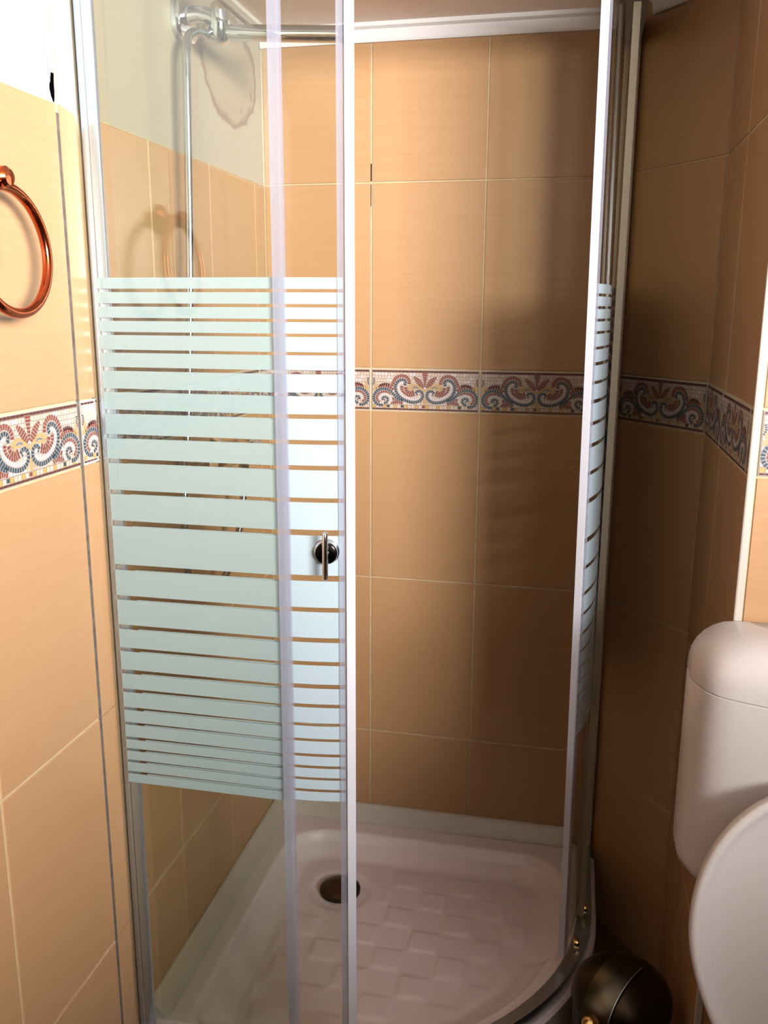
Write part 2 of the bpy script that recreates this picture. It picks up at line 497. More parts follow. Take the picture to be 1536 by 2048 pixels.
def wall_slab(name, P0, P1, n, z0, z1, m, thick=0.09, back=0.0016):
    """structural slab whose face lies a hair behind the tile faces (so the joints are recessed)"""
    nn = Vector((n[0], n[1], 0)).normalized()
    a, b = Vector((*P0, 0))-nn*back, Vector((*P1, 0))-nn*back
    c, d = b-nn*thick, a-nn*thick
    return prism(name, [a[:2], b[:2], c[:2], d[:2]], z0, z1, m, None, 'structure')

# floor and ceiling
floor = box('floor', -0.1, 2.8, -3.5, 0.1, -0.06, 0.0, M['floor'], kind='structure')
ceil = box('ceiling', -0.1, 2.8, -3.5, 0.1, Z_CEIL, Z_CEIL+0.06, M['ceiling'], kind='structure')

# ---- back wall  (y = 0, x 0..0.766)
wb = wall_slab('wall_back', (-0.09, 0), (0.80, 0), (0, -1), 0, Z_CEIL, M['grout'])
colsB = [(0.0, 0.246), (0.246, 0.496), (0.496, 0.746), (0.746, 0.768)]
rowsB = Z_ROWS[:]+[(ZB1, ZT), (ZT, Z_CEIL-0.004)]
for a, b in colsB:
    for z0, z1 in rowsB: put_tile(wb, (0, 0), (1, 0), (0, -1), a, b, z0, z1)
put_border(wb, (0, 0), (1, 0), (0, -1), 0.0, 0.246, 4)
put_border(wb, (0, 0), (1, 0), (0, -1), 0.246, 0.496)
put_border(wb, (0, 0), (1, 0), (0, -1), 0.496, 0.746)
put_border(wb, (0, 0), (1, 0), (0, -1), 0.746, 0.768, 0)

box('grout_crack', 0.2451, 0.2466, -0.0012, 0.0, 1.700, 1.736, M['black'], wb)
box('grout_crack', 0.2453, 0.2463, -0.0012, 0.0, 1.648, 1.694, M['grey_joint'], wb)
# ---- left wall  (x = 0): shower part, rounded strip, bathroom part
Y_IN = -0.762
wl = wall_slab('wall_left', (0, -3.42), (0, 0.09), (1, 0), 0, Z_CEIL, M['grout'], back=0.016)
colsL = [(-Y_IN and Y_IN, -0.565), (-0.565, -0.313), (-0.313, -0.0625), (-0.0625, 0.0)]
box('mortar_bed', -0.016, -0.0016, Y_IN, 0.0, 0, ZT, M['grout'], wl)
for a, b in colsL:
    for z0, z1 in Z_ROWS+[(ZB1, ZT)]: put_tile(wl, (0, 0), (0, 1), (1, 0), a, b, z0, z1)
put_border(wl, (0, 0), (0, 1), (1, 0), Y_IN, -0.565, 53, 250)
put_border(wl, (0, 0), (0, 1), (1, 0), -0.565, -0.313)
put_border(wl, (0, 0), (0, 1), (1, 0), -0.313, -0.0625)
put_border(wl, (0, 0), (0, 1), (1, 0), -0.0625, 0.0)
box('plaster', -0.016, -0.002, Y_IN, 0.0, ZT, Z_CEIL, M['stained'], wl)
# bathroom side
YJ = -0.829
box('mortar_bed', -0.016, -0.0016, -3.4, YJ, 0, ZT, M['grout'], wl)
colsN = [(YJ-0.0018-0.25*(k+1), YJ-0.0018-0.25*k) for k in range(4)]
for a, b in colsN:
    for z0, z1 in Z_ROWS+[(ZB1, ZT)]: put_tile(wl, (0, 0), (0, 1), (1, 0), a, b, z0, z1)
    put_border(wl, (0, 0), (0, 1), (1, 0), a, b)
box('plaster', -0.016, -0.002, -3.4, YJ, ZT, Z_CEIL, M['plaster'], wl)
box('tile_facing', -0.0016, -0.0002, -3.4, YJ-0.0015-1.0, 0, ZT, M['tile'], wl)

# rounded strip of tile next to the shower profile
def bullnose(z0, z1, m, name, border=False, front=0.0, drop0=False, drop1=False):
    prof = [(0.0+front, YJ+0.0040)]
    yr, rad = -0.788, 0.034
    for k in range(11):
        a = math.radians(47)*k/10
        prof.append((front-rad*(1-math.cos(a)), yr+rad*math.sin(a)))
    n = len(prof); v = []
    bx = -0.016
    def drop(y):
        t = min(1.0, max(0.0, (y+0.800)/0.034)); return 0.085*(1-math.sqrt(1-t*t))
    for z, dr_ in ((z0+0.0006, drop0), (z1-0.0006, drop1)):
        v += [(x, y, z-(drop(y) if dr_ else 0)) for x, y in prof+[(bx, prof[-1][1]), (bx, prof[0][1])]]
    k = n+2
    f = [tuple(range(k)), tuple(range(2*k-1, k-1, -1))]+[(i, k+i, k+(i+1) % k, (i+1) % k) for i in range(k)]
    bm = bmesh.new(); me = mesh(name, v, f, m); bm.from_mesh(me); bpy.data.meshes.remove(me)
    o = link(name, from_bm(name, bm, m, auto=35), wl)
    if border:
        def bend(p):
            y = YJ+0.0042+p[0]; x = p[2]
            if y > yr:
                a = (y-yr)/rad; return (front-rad*(1-math.cos(a))+x*math.cos(a), yr+rad*math.sin(a)+x*math.sin(a), ZB0+p[1])
            return (front+x, y, ZB0+p[1])
        link('mosaic_print', mosaic_mesh(2, 62, bend=bend), o, 'stuff')
box('mortar_bed', -0.016, -0.0014, YJ, -0.789, 0, Z_CEIL, M['grout'], wl)
for z0, z1 in Z_ROWS: bullnose(z0, z1, M['tile'], 'rounded_tile')
bullnose(ZB1, ZT, M['tile'], 'rounded_tile', drop1=True)
bullnose(ZB0, ZB1, M['strip'], 'rounded_border_tile', True)
bullnose(ZT, Z_CEIL, M['plaster'], 'rounded_plaster', drop0=True)
# open grey joint with a torn hole above it
rng = random.Random(5)
def ragged(name, pts, m, parent, depth=0.0014, x=0.0):
    """ragged vertical sliver on the left wall; pts = (y_left, y_right, z)"""
    n = len(pts); v = []
    for yl, yr, z in pts: v += [(x, yl, z), (x, yr, z), (x-depth, yl, z), (x-depth, yr, z)]
    f = [(0, 1, 3, 2), (4*n-4, 4*n-2, 4*n-1, 4*n-3)]
    for i in range(n-1):
        a, b = 4*i, 4*i+4
        f += [(a, b, b+1, a+1), (a+2, a+3, b+3, b+2), (a, a+2, b+2, b), (a+1, b+1, b+3, a+3)]
    bm = bmesh.new(); me = mesh(name, v, f, m); bm.from_mesh(me); bpy.data.meshes.remove(me)
    return link(name, from_bm(name, bm, m), parent)
pts = []
for k in range(60):
    z = 0.02+k*(1.685-0.02)/59
    pts.append((YJ-0.0036-rng.uniform(0, .0008), YJ+0.0044+rng.uniform(0, .0008), z))
ragged('open_joint', pts, M['grey_joint'], wl, 0.012, -0.0008)
ragged('torn_hole', [(-0.8345, -0.8325, 1.697), (-0.8385, -0.8310, 1.703), (-0.8415, -0.8300, 1.712), (-0.8410, -0.8302, 1.718), (-0.8375, -0.8300, 1.7235), (-0.8370, -0.8295, 1.729), (-0.8355, -0.8285, 1.734)], M['black'], wl, 0.002, -0.0015)
ck = [(-0.838, 1.722), (-0.8395, 1.733), (-0.843, 1.742), (-0.841, 1.752), (-0.846, 1.763), (-0.8475, 1.770)]
ragged('plaster_crack', [(y-0.0005*s, y+0.0005*s, z) for (y, z), s in zip(ck, (1, .9, .8, .5, .6, .2))], M['grey_joint'], wl, 0.001, -0.0016)
ck = [(-0.829, 1.790), (-0.8285, 1.800), (-0.828, 1.83), (-0.826, 1.86), (-0.825, 1.92), (-0.824, 2.0)]
ragged('plaster_crack', [(y-0.0006, y+0.0006, z) for y, z in ck], M['grey_joint'], wl, 0.001, -0.0016)

# ---- slanted wall right of the shower
PD0, PD1 = Vector((0.766, 0.0)), Vector((0.947, -0.235))
ud = (PD1-PD0).normalized(); nd = Vector((ud.y, -ud.x)); nd = nd if nd.x < 0 else -nd
LD = (PD1-PD0).length
ws = wall_slab('wall_slanted', PD0, PD1, nd, 0, Z_CEIL, M['grout'], 0.06)
for a, b in [(0.0, LD-0.25), (LD-0.25, LD-0.001)]:
    for z0, z1 in rowsB: put_tile(ws, PD0, ud, nd, a, b, z0, z1)
put_border(ws, PD0, ud, nd, LD-0.25, LD-0.001)
put_border(ws, PD0, ud, nd, 0.0, LD-0.25, 200, 246)

# ---- right wall beside the slanted wall, then the projecting corner
wr = wall_slab('wall_right', (0.947, -0.6875), (0.947, -0.20), (-1, 0), 0, Z_CEIL, M['grout'], 0.05)
for a, b in [(0.0, 0.200), (0.200, 0.450)]:
    for z0, z1 in rowsB: put_tile(wr, (0.947, -0.235), (0, -1), (-1, 0), a, b, z0, z1)
put_border(wr, (0.947, -0.235), (0, -1), (-1, 0), 0.002, 0.182, 70, 250)
put_border(wr, (0.947, -0.235), (0, -1), (-1, 0), 0.182, 0.432)
put_border(wr, (0.947, -0.235), (0, -1), (-1, 0), 0.432, 0.450, 0)
wp = wall_slab('wall_pilaster', (0.9480, -0.690), (2.72, -0.690), (0, -1), 0, Z_CEIL, M['grout'], 0.2, 0.0016)
for a, b in [(0.010+0.25*k, 0.26+0.25*k) for k in range(4)]:
    for z0, z1 in rowsB: put_tile(wp, (0.947, -0.690), (1, 0), (0, -1), a, b, z0, z1)
    put_border(wp, (0.947, -0.690), (1, 0), (0, -1), a, b)
cs = [(0.9455, -0.688), (0.9455, -0.6895), (0.9462, -0.6907), (0.948, -0.6915), (0.9565, -0.6915), (0.9565, -0.688)]
prism('trim_1', cs, 0, Z_CEIL, M['strip'], None, 'structure')
# far sides of the little room, behind and beside the camera
wfar = box('wall_right_far', 2.7, 2.78, -3.4, -0.6, 0, Z_CEIL, mat('dark_side_wall', (96, 70, 50), 0.5), kind='structure')  # unseen plain wall, coloured dark to cut the bounce light
wfr = box('wall_front', -0.1, 2.8, -3.46, -3.4, 0, Z_CEIL, mat('dark_front_wall', (96, 76, 60), 0.6), kind='structure')  # unseen, dark for the same reason

# ---- white trims under the ceiling
def cornice(name, A, B, n, ztop=Z_CEIL, h=0.036, t=0.018, parent=None):
    A, B = Vector(A), Vector(B); nn = Vector(n).normalized()
    prof = [(0, ztop), (0, ztop-h), (0.006, ztop-h), (0.008, ztop-h+0.004), (0.010, ztop-0.012), (t, ztop-0.008), (t, ztop)]
    v = [(*(A+nn*d), z) for d, z in prof]+[(*(B+nn*d), z) for d, z in prof]
    k = len(prof); f = [tuple(range(k)), tuple(range(2*k-1, k-1, -1))]+[(i, k+i, k+(i+1) % k, (i+1) % k) for i in range(k)]
    bm = bmesh.new(); me = mesh(name, v, f, M['trim']); bm.from_mesh(me); bpy.data.meshes.remove(me)
    return link(name, from_bm(name, bm, M['trim']), parent, 'structure')
cornice('trim_2', (0.0, -0.0005), (0.785, -0.0005), (0, -1))
cornice('trim_3', (0.0005, -0.74), (0.0005, 0.0), (1, 0), h=0.010, t=0.020)
dA, dB = PD0+ud*0.085, PD0+ud*LD
cornice('trim_4', dA+nd*0.001, dB+nd*0.001, nd, h=0.034, t=0.030)

# ------------------------------------------------------------------ shower tray
TC = Vector((0.275, -0.285)); TR = 0.530                      # centre and radius of the tray's round corner
TX0, TX1, TY0, TY1 = 0.003, TC.x+TR, TC.y-TR, -0.003
Z_RIM, Z_PAN = 0.160, 0.120

def tray_outline(n_arc=48):
    o = [(TX0, TY1), (TX0, TY0)]
    for k in range(n_arc+1):
        a = -math.pi/2+math.pi/2*k/n_arc
        o.append((TC.x+TR*math.cos(a), TC.y+TR*math.sin(a)))
    o += [(TX1, -0.062), (0.757, TY1)]
    return o

def densify(o, step=0.012):
    out = []
    for i in range(len(o)):
        a, b = Vector(o[i]), Vector(o[(i+1) % len(o)])
        n = max(1, int((b-a).length/step))
        for k in range(n): out.append(a.lerp(b, k/n))
    return out

def sd_basin(x, y):
    """signed distance to the recess outline (negative inside)"""
    x0, x1, y0, y1 = 0.068, 0.735, -0.742, -0.080
    cx, cy, hx, hy = (x0+x1)/2, (y0+y1)/2, (x1-x0)/2, (y1-y0)/2
    px, py = x-cx, y-cy
    r = 0.46 if (px > 0 and py < 0) else (0.11 if py > 0 else 0.06)
    qx, qy = abs(px)-hx+r, abs(py)-hy+r
    return min(max(qx, qy), 0)+math.hypot(max(qx, 0), max(qy, 0))-r

def sstep(a, b, t):
    t = min(1, max(0, (t-a)/(b-a))); return t*t*(3-2*t)

DR = Vector((0.232, -0.252))                                  # drain
def tray_h(x, y):
    d = -sd_basin(x, y)
    z = Z_RIM-(Z_RIM-Z_PAN)*(0.45*sstep(0.0, 0.018, d)+0.55*sstep(0.006, 0.066, d))
    if d > 0.06:
        f = sstep(0.06, 0.085, d)
        dd = math.hypot(x-DR.x, y-DR.y)
        f *= sstep(0.085, 0.11, dd)
        s = 0.066; u, v = (x-0.02)/s, (y+0.02)/s
        iu, iv = math.floor(u), math.floor(v)
        fu, fv = abs(u-iu-0.5), abs(v-iv-0.5)
        e = max(fu, fv); corner = math.hypot(max(0, fu-.3), max(0, fv-.3))
        if (iu+iv) % 2 == 0: z += 0.0028*f*(1-sstep(0.38, 0.5, e))*(1-sstep(0.16, 0.24, corner))
        z -= 0.004*(1-sstep(0.058, 0.078, dd))
    return z

out = densify(tray_outline()); nT = len(out); RINGS = 84
cT = Vector((0.42, -0.40)); v = []; f = []
for r in range(RINGS+1):
    t = 1-r/RINGS
    for p in out:
        q = cT+(p-cT)*max(t, 1e-4)
        zz = tray_h(q.x, q.y)
        if r == 0: zz -= 0.004
        v.append((q.x, q.y, zz))
for r in range(RINGS):
    for k in range(nT):
        l = (k+1) % nT
        f.append((r*nT+k, r*nT+l, (r+1)*nT+l, (r+1)*nT+k))
base = len(v)
for p in out: v.append((p.x, p.y, 0.0))
for k in range(nT):
    l = (k+1) % nT; f.append((base+k, base+l, l, k))
bm = bmesh.new(); me = mesh('shower_tray', v, f, M['tray']); bm.from_mesh(me); bpy.data.meshes.remove(me)
tray = link('shower_tray', from_bm('shower_tray', bm, M['tray'], auto=40))
tag(tray, 'white acrylic quadrant shower tray with raised anti-slip squares', 'shower tray')
dr = lathe('drain_cover', [(0.034, -0.006), (0.047, -0.004), (0.0475, 0.000), (0.046, 0.004), (0.040, 0.0075), (0.020, 0.0100), (0.0, 0.0105)], M['drain'], (DR.x, DR.y, Z_PAN+0.003), parent=tray)
dr['label'] = 'round dark metal drain cover'

# cream sealing strips along the foot of the walls
def foot_strip(name, A, B, n):
    A, B = Vector(A), Vector(B); nn = Vector(n)
    prof = [(0.0005, Z_RIM+0.0008), (0.0005, 0.196), (0.004, 0.1965), (0.010, 0.192), (0.022, 0.176), (0.034, Z_RIM+0.004), (0.035, Z_RIM+0.0008)]
    v = [(*(A+nn*d), z) for d, z in prof]+[(*(B+nn*d), z) for d, z in prof]
    k = len(prof); f = [tuple(range(k)), tuple(range(2*k-1, k-1, -1))]+[(i, k+i, k+(i+1) % k, (i+1) % k) for i in range(k)]
    bm = bmesh.new(); me = mesh(name, v, f, M['strip']); bm.from_mesh(me); bpy.data.meshes.remove(me)
    return link(name, from_bm(name, bm, M['strip'], auto=50), None, 'structure')
foot_strip('baseboard_back', (0.0005, 0), (0.752, 0), (0, -1))
foot_strip('baseboard_left', (0, -0.735), (0, -0.0355), (1, 0))

# ------------------------------------------------------------------ shower enclosure
Z0G, Z1G = 0.198, 1.925                 # glass bottom and top
RF, RD = 0.497, 0.4835                   # fixed glass / door glass offsets from the arc centre
def arc(R_, a0, a1, n):
    return [Vector((TC.x+R_*math.cos(math.radians(a0+(a1-a0)*k/n)), TC.y+R_*math.sin(math.radians(a0+(a1-a0)*k/n)))) for k in range(n+1)]

def slab(name, path, t0, t1, z0, z1, m, parent=None, smooth=30):
    """upright sheet along a plan path, from offset t0 to t1 (to the right of travel)"""
    path = [Vector(p) for p in path]; L_, R_ = [], []
    for i, p in enumerate(path):
        t = (path[min(i+1, len(path)-1)]-path[max(i-1, 0)]).normalized(); n = Vector((t.y, -t.x))
        L_.append(p+n*t0); R_.append(p+n*t1)
    k = len(path); v = [(q.x, q.y, z) for z in (z0, z1) for S_ in (L_, R_) for q in S_]
    f = []
    for i in range(k-1):
        f += [(i, i+1, 2*k+i+1, 2*k+i), (k+i+1, k+i, 3*k+i, 3*k+i+1), (i+1, i, k+i, k+i+1), (2*k+i, 2*k+i+1, 3*k+i+1, 3*k+i)]
    f += [(k, 0, 2*k, 3*k), (k-1, 2*k-1, 4*k-1, 3*k-1)]
    bm = bmesh.new(); me = mesh(name, v, f, m); bm.from_mesh(me); bpy.data.meshes.remove(me)
    return link(name, from_bm(name, bm, m, auto=smooth), parent)

GAPS = [(1.4709, 1.4709), (1.4553, 1.4505), (1.4347, 1.43), (1.4141, 1.4096), (1.3938, 1.3892), (1.3682, 1.3635), (1.3427, 1.3369), (1.311, 1.3056), (1.2797, 1.2732), (1.2424, 1.2358), (1.205, 1.1979), (1.1566, 1.1498), (1.1083, 1.0995), (1.038, 1.0287), (0.9871, 0.9797), (0.9384, 0.9308), (0.8998, 0.8932), (0.8622, 0.855), (0.8291, 0.823), (0.7971, 0.7917), (0.7705, 0.7658), (0.7446, 0.7396), (0.724, 0.7192), (0.7034, 0.699), (0.683, 0.6783), (0.6627, 0.6627)]
BANDS = [(GAPS[i+1][0], GAPS[i][1]) for i in range(len(GAPS)-1)]

def pane(name, path, encl, side):
    g = slab(name, path, -0.003, 0.003, Z0G, Z1G, M['glass']); 
    return g

def stripes(path, g, off0, off1):
    for z0, z1 in BANDS:
        adopt(slab('frosted_stripe', path, off0, off1, z0, z1, M['frost']), g)

encl = empty('shower_enclosure', (0.5, -0.5, Z_RIM))
tag(encl, 'quadrant glass shower enclosure with frosted stripes and aluminium frame', 'shower enclosure')
YF = TC.y-RF; XF = TC.x+RF
YD = TC.y-RD; XD = TC.x+RD
# wall profiles
def jamb(x0, x1, y0, y1, m='alu_white', name='wall_profile'):
    bm = bmesh.new(); box_bm(bm, x0, x1, y0, y1, Z_RIM+0.001, 1.985, 0.002, 2)
    return adopt(link(name, from_bm(name, bm, M[m], auto=40)), encl)
jamb(0.0005, 0.0122, -0.7725, -0.7655)
jamb(0.0126, 0.0290, -0.7745, -0.7655)
jamb(0.7655, 0.795, -0.052, -0.0015, 'alu_beige_lit')
# rails
rail_path = [Vector((0.028, YF-0.002))]+[Vector((0.15, YF-0.002))]+arc(RF+0.002, -90, 0, 40)+[Vector((XF+0.002, -0.18)), Vector((XF+0.002, -0.0535))]
adopt(slab('bottom_rail', rail_path, -0.010, 0.020, Z_RIM+0.0005, Z_RIM+0.020, M['alu']), encl)
adopt(slab('bottom_rail_lip', rail_path, 0.010, 0.020, Z_RIM+0.0205, Z_RIM+0.030, M['alu']), encl)
adopt(slab('top_rail', rail_path, -0.030, 0.018, 1.930, 1.972, M['alu']), encl)
# fixed panes
pL = [(0.010, YF), (0.12, YF), (0.294, YF)]
pR = [(XF, -0.325), (XF, -0.17), (XF, -0.050)]
gl = adopt(slab('fixed_pane', pL, -0.003, 0.003, Z0G, Z1G, M['glass']), encl)
gl['label'] = 'left fixed pane with frosted stripes'
gr = adopt(slab('fixed_pane', pR, -0.003, 0.003, Z0G, Z1G, M['glass']), encl)
gr['label'] = 'right fixed pane seen edge on'
def child_slab(parent, name, path, t0, t1, z0, z1, m):
    o = slab(name, path, t0, t1, z0, z1, m); o.parent = parent; return o
for g, p in ((gl, [(0.0125, YF), (0.12, YF), (0.284, YF)]), (gr, [(XF, -0.318), (XF, -0.17), (XF, -0.054)])):
    for z0, z1 in BANDS: child_slab(g, 'frosted_stripe', p, -0.0037, -0.0031, z0, z1, M['frost'])
child_slab(gl, 'edge_seal', [(0.2845, YF), (0.3005, YF)], -0.0065, 0.0048, Z0G, Z1G, M['seal'])
child_slab(gr, 'edge_seal', [(XF, -0.332), (XF, -0.318)], -0.0065, 0.0055, Z0G, Z1G, M['seal_beige'])
# sliding doors
A_L = -77.0
dl_path = [Vector((0.045, YD-0.003)), Vector((0.12, YD-0.002)), Vector((0.20, YD-0.001))]+arc(RD, -90, A_L, 8)
dl = adopt(slab('sliding_door', dl_path, -0.003, 0.003, Z0G+0.004, Z1G, M['glass']), encl)
dl['label'] = 'left sliding door pushed open'
for z0, z1 in BANDS: child_slab(dl, 'frosted_stripe', dl_path[:-1]+arc(RD, A_L-1.0, A_L-0.6, 1), 0.0031, 0.0037, z0, z1, M['frost'])
child_slab(dl, 'edge_seal', arc(RD, A_L-1.6, A_L-0.35, 4), -0.006, 0.0065, Z0G, Z1G, M['seal'])
child_slab(dl, 'magnet_seal', arc(RD, A_L-0.3, A_L+1.25, 3), -0.010, 0.010, Z0G, Z1G, M['magnet'])
A_R = -21.0
dr_path = arc(RD, A_R, 0, 14)+[Vector((XD, -0.20)), Vector((XD, -0.057))]
drt = slab('sliding_door', dr_path, -0.003, 0.003, Z0G+0.004, Z1G, M['glass'])
drt['label'] = 'right sliding door pushed open'
tl = Matrix.Translation((0.72, -0.45, 1.2)); drt.parent = encl
drt.matrix_parent_inverse = Matrix.Translation(encl.location).inverted()
drt.matrix_basis = tl @ Matrix.Rotation(math.radians(-0.5), 4, 'Y') @ tl.inverted()     # hangs a touch out of plumb
for z0, z1 in BANDS: child_slab(drt, 'frosted_stripe', arc(RD, A_R+0.8, 0, 14)+dr_path[-2:], 0.0031, 0.0037, z0, z1, M['frost'])
child_slab(drt, 'edge_seal', arc(RD, A_R-0.2, A_R+1.2, 3), -0.006, 0.0065, Z0G, Z1G, M['seal'])
child_slab(drt, 'magnet_seal', arc(RD, A_R-0.9, A_R-0.25, 3), -0.006, 0.006, Z0G, Z1G, M['magnet'])
# handle on the left door
HX = 0.353; ha = math.acos((HX-TC.x)/RD); HY = TC.y-RD*math.sin(ha); HZ = 1.076
hn = Vector((math.cos(-ha), math.sin(-ha), 0))
def handle_rot(): return Vector((0, 0, 1)).rotation_difference(hn).to_matrix()
kn = lathe('handle_knob', [(0.0195, 0.0030), (0.0195, 0.0065), (0.0185, 0.008), (0.0172, 0.0085), (0.0172, 0.0150), (0.0165, 0.0165), (0.0, 0.0168)], M['chrome'], (HX, HY, HZ), rot=handle_rot(), parent=dl)
kf = lathe('handle_face', [(0.0150, 0.0169), (0.0150, 0.0178), (0.0140, 0.0184), (0.0, 0.0186)], M['chrome_painted_dark'], (HX, HY, HZ), rot=handle_rot(), parent=dl)
hp = Vector((HX, HY, 0))+hn*0.030
tube('handle_bar', [(hp.x, hp.y, 1.0385), (hp.x, hp.y, 1.040), (hp.x, hp.y, 1.042), (hp.x, hp.y, 1.075), (hp.x, hp.y, 1.1085), (hp.x, hp.y, 1.1105), (hp.x, hp.y, 1.112)], [0.0012, 0.0034, 0.0043, 0.0043, 0.0043, 0.0034, 0.0012], M['chrome'], dl, 18)
q0 = Vector((HX, HY, HZ))+hn*0.0185; q1 = Vector((HX, HY, HZ))+hn*0.029
tube('handle_stem', [q0, q1], 0.005, M['chrome'], dl)
# small bottom rollers of the right door
for (a, zz) in ((-15, 0.187), (-2, 0.187)):
    c = arc(RD+0.012, a, a+1, 1)[0]
    rl = lathe('door_roller', [(0.004, -0.006), (0.010, -0.005), (0.011, 0.0), (0.010, 0.005), (0.004, 0.006)], M['brass'], (c.x, c.y, zz+0.008), 'X', n=18)
    rl.parent = drt

# ------------------------------------------------------------------ shower fittings on the left wall
hold = empty('shower_holder', (0.0, -0.42, 1.90))
tag(hold, 'chrome wall bracket holding the hand shower', 'bracket')
# rounded wall plate
def rounded_plate(name, y0, y1, z0, z1, x0, x1, r, m):
    o = []
    for (cy_, cz_, a0) in ((y1-r, z1-r, 0), (y0+r, z1-r, 90), (y0+r, z0+r, 180), (y1-r, z0+r, 270)):
        for k in range(7):
            a = math.radians(a0+15*k); o.append((cy_+r*math.cos(a), cz_+r*math.sin(a)))
    n = len(o); v = []
    for x, s in ((x0, 1.0), (x1-0.004, 1.0), (x1-0.001, 0.96), (x1, 0.88)):
        for y, z in o: v.append((x, (y0+y1)/2+(y-(y0+y1)/2)*s, (z0+z1)/2+(z-(z0+z1)/2)*s))
    f = [tuple(range(n)), tuple(range(4*n-1, 3*n-1, -1))]
    for q in range(3):
        for k in range(n):
            l = (k+1) % n; f.append((q*n+k, (q+1)*n+k, (q+1)*n+l, q*n+l))
    bm = bmesh.new(); me = mesh(name, v, f, m); bm.from_mesh(me); bpy.data.meshes.remove(me)
    return link(name, from_bm(name, bm, m, auto=40))
adopt(rounded_plate('wall_plate', -0.452, -0.372, 1.882, 1.950, -0.0015, 0.014, 0.022, M['chrome']), hold)
adopt(tube('bracket_arm', [(0.012, -0.412, 1.922), (0.035, -0.412, 1.924), (0.058, -0.412, 1.918), (0.072, -0.412, 1.906)], [0.017, 0.014, 0.015, 0.017], M['chrome'], None, 20), hold)
adopt(tube('bracket_clip', [(0.070, -0.412, 1.930), (0.070, -0.412, 1.926), (0.070, -0.412, 1.884), (0.070, -0.412, 1.876), (0.070, -0.412, 1.872)], [0.010, 0.017, 0.0195, 0.013, 0.003], M['chrome'], None, 22), hold)

hs = empty('hand_shower', (0.088, -0.411, 1.892))
tag(hs, 'slim chrome hand shower resting level in the wall bracket', 'hand shower')
adopt(tube('handle', [(0.052, -0.413, 1.892), (0.087, -0.412, 1.892), (0.092, -0.412, 1.892), (0.20, -0.411, 1.885), (0.285, -0.410, 1.880)], [0.010, 0.0115, 0.0135, 0.0135, 0.0135], M['chrome'], None, 24), hs)
adopt(tube('spray_head', [(0.2852, -0.410, 1.880), (0.292, -0.410, 1.8795), (0.298, -0.410, 1.879), (0.300, -0.410, 1.879)], [0.0137, 0.0150, 0.0145, 0.006], M['chrome_painted_dark'], None, 24), hs)

# hose with ribs
hp_ = [(0.050, -0.414, 1.890), (0.042, -0.430, 1.890), (0.036, -0.455, 1.882), (0.036, -0.475, 1.862), (0.040, -0.488, 1.825), (0.040, -0.495, 1.70), (0.037, -0.503, 1.485), (0.034, -0.525, 1.267), (0.034, -0.560, 1.096), (0.036, -0.568, 0.985), (0.040, -0.545, 0.930), (0.045, -0.485, 0.905), (0.050, -0.425, 0.915), (0.055, -0.372, 0.975), (0.058, -0.345, 1.030), (0.060, -0.332, 1.105)]
hpts = catmull(hp_, 40)
ds = [0]
for i in range(1, len(hpts)): ds.append(ds[-1]+(hpts[i]-hpts[i-1]).length)
nn_ = int(ds[-1]/0.0022); P2 = []; R2 = []; j = 0
for k in range(nn_+1):
    d = ds[-1]*k/nn_
    while j < len(ds)-2 and ds[j+1] < d: j += 1
    P2.append(hpts[j].lerp(hpts[j+1], (d-ds[j])/max(1e-7, ds[j+1]-ds[j]))); R2.append(0.0068 if k % 2 else 0.0080)
v, f = tube_data(P2, R2, 10)
hose = link('shower_hose', mesh('shower_hose', v, f, M['hose'], smooth=True))
tag(hose, 'ribbed chrome shower hose hanging down the left wall', 'hose')

mx = empty('shower_mixer', (0.0, -0.42, 1.155))
tag(mx, 'chrome bar mixer tap low on the left shower wall behind the stripes', 'mixer tap')
adopt(tube('mixer_body', [(0.062, -0.515, 1.158), (0.062, -0.510, 1.158), (0.062, -0.42, 1.155), (0.062, -0.33, 1.150), (0.062, -0.325, 1.150)], [0.017, 0.021, 0.022, 0.021, 0.017], M['chrome'], None, 24), mx)
for y, zz in ((-0.54, 1.159), (-0.30, 1.149)):
    adopt(tube('control_knob', [(0.062, y-0.022, zz), (0.062, y-0.020, zz), (0.062, y+0.020, zz), (0.062, y+0.022, zz)], [0.018, 0.022, 0.022, 0.018], M['chrome'], None, 24), mx)
for y, zz in ((-0.495, 1.157), (-0.345, 1.151)):
    adopt(lathe('wall_rosette', [(0.031, -0.001), (0.031, 0.004), (0.022, 0.014), (0.015, 0.018), (0.015, 0.050)], M['chrome'], (0.0, y, zz), 'X', n=28), mx)
adopt(tube('hose_outlet', [(0.060, -0.332, 1.135), (0.060, -0.332, 1.118), (0.060, -0.332, 1.104)], [0.011, 0.011, 0.0105], M['chrome'], None, 18), mx)

# ------------------------------------------------------------------ copper towel ring on the left wall
tr = empty('towel_ring', (0.0, -1.026, 1.573))
tag(tr, 'polished copper towel ring on the tiled wall left of the shower', 'towel ring')
adopt(lathe('wall_rosette', [(0.024, 0.0), (0.024, 0.004), (0.021, 0.008), (0.010, 0.011), (0.008, 0.012), (0.008, 0.034), (0.0125, 0.036), (0.0125, 0.048), (0.009, 0.052), (0.0, 0.053)], M['copper'], (0.0, -1.026, 1.575), 'X', n=30), tr)
ring = []
for k in range(72):
    a = 2*math.pi*k/72
    ring.append((0.042-0.004*math.sin(a), -1.020+0.073*math.cos(a), 1.494+0.073*math.sin(a)))
adopt(tube('ring', ring, 0.0064, M['copper'], None, 16, True), tr)

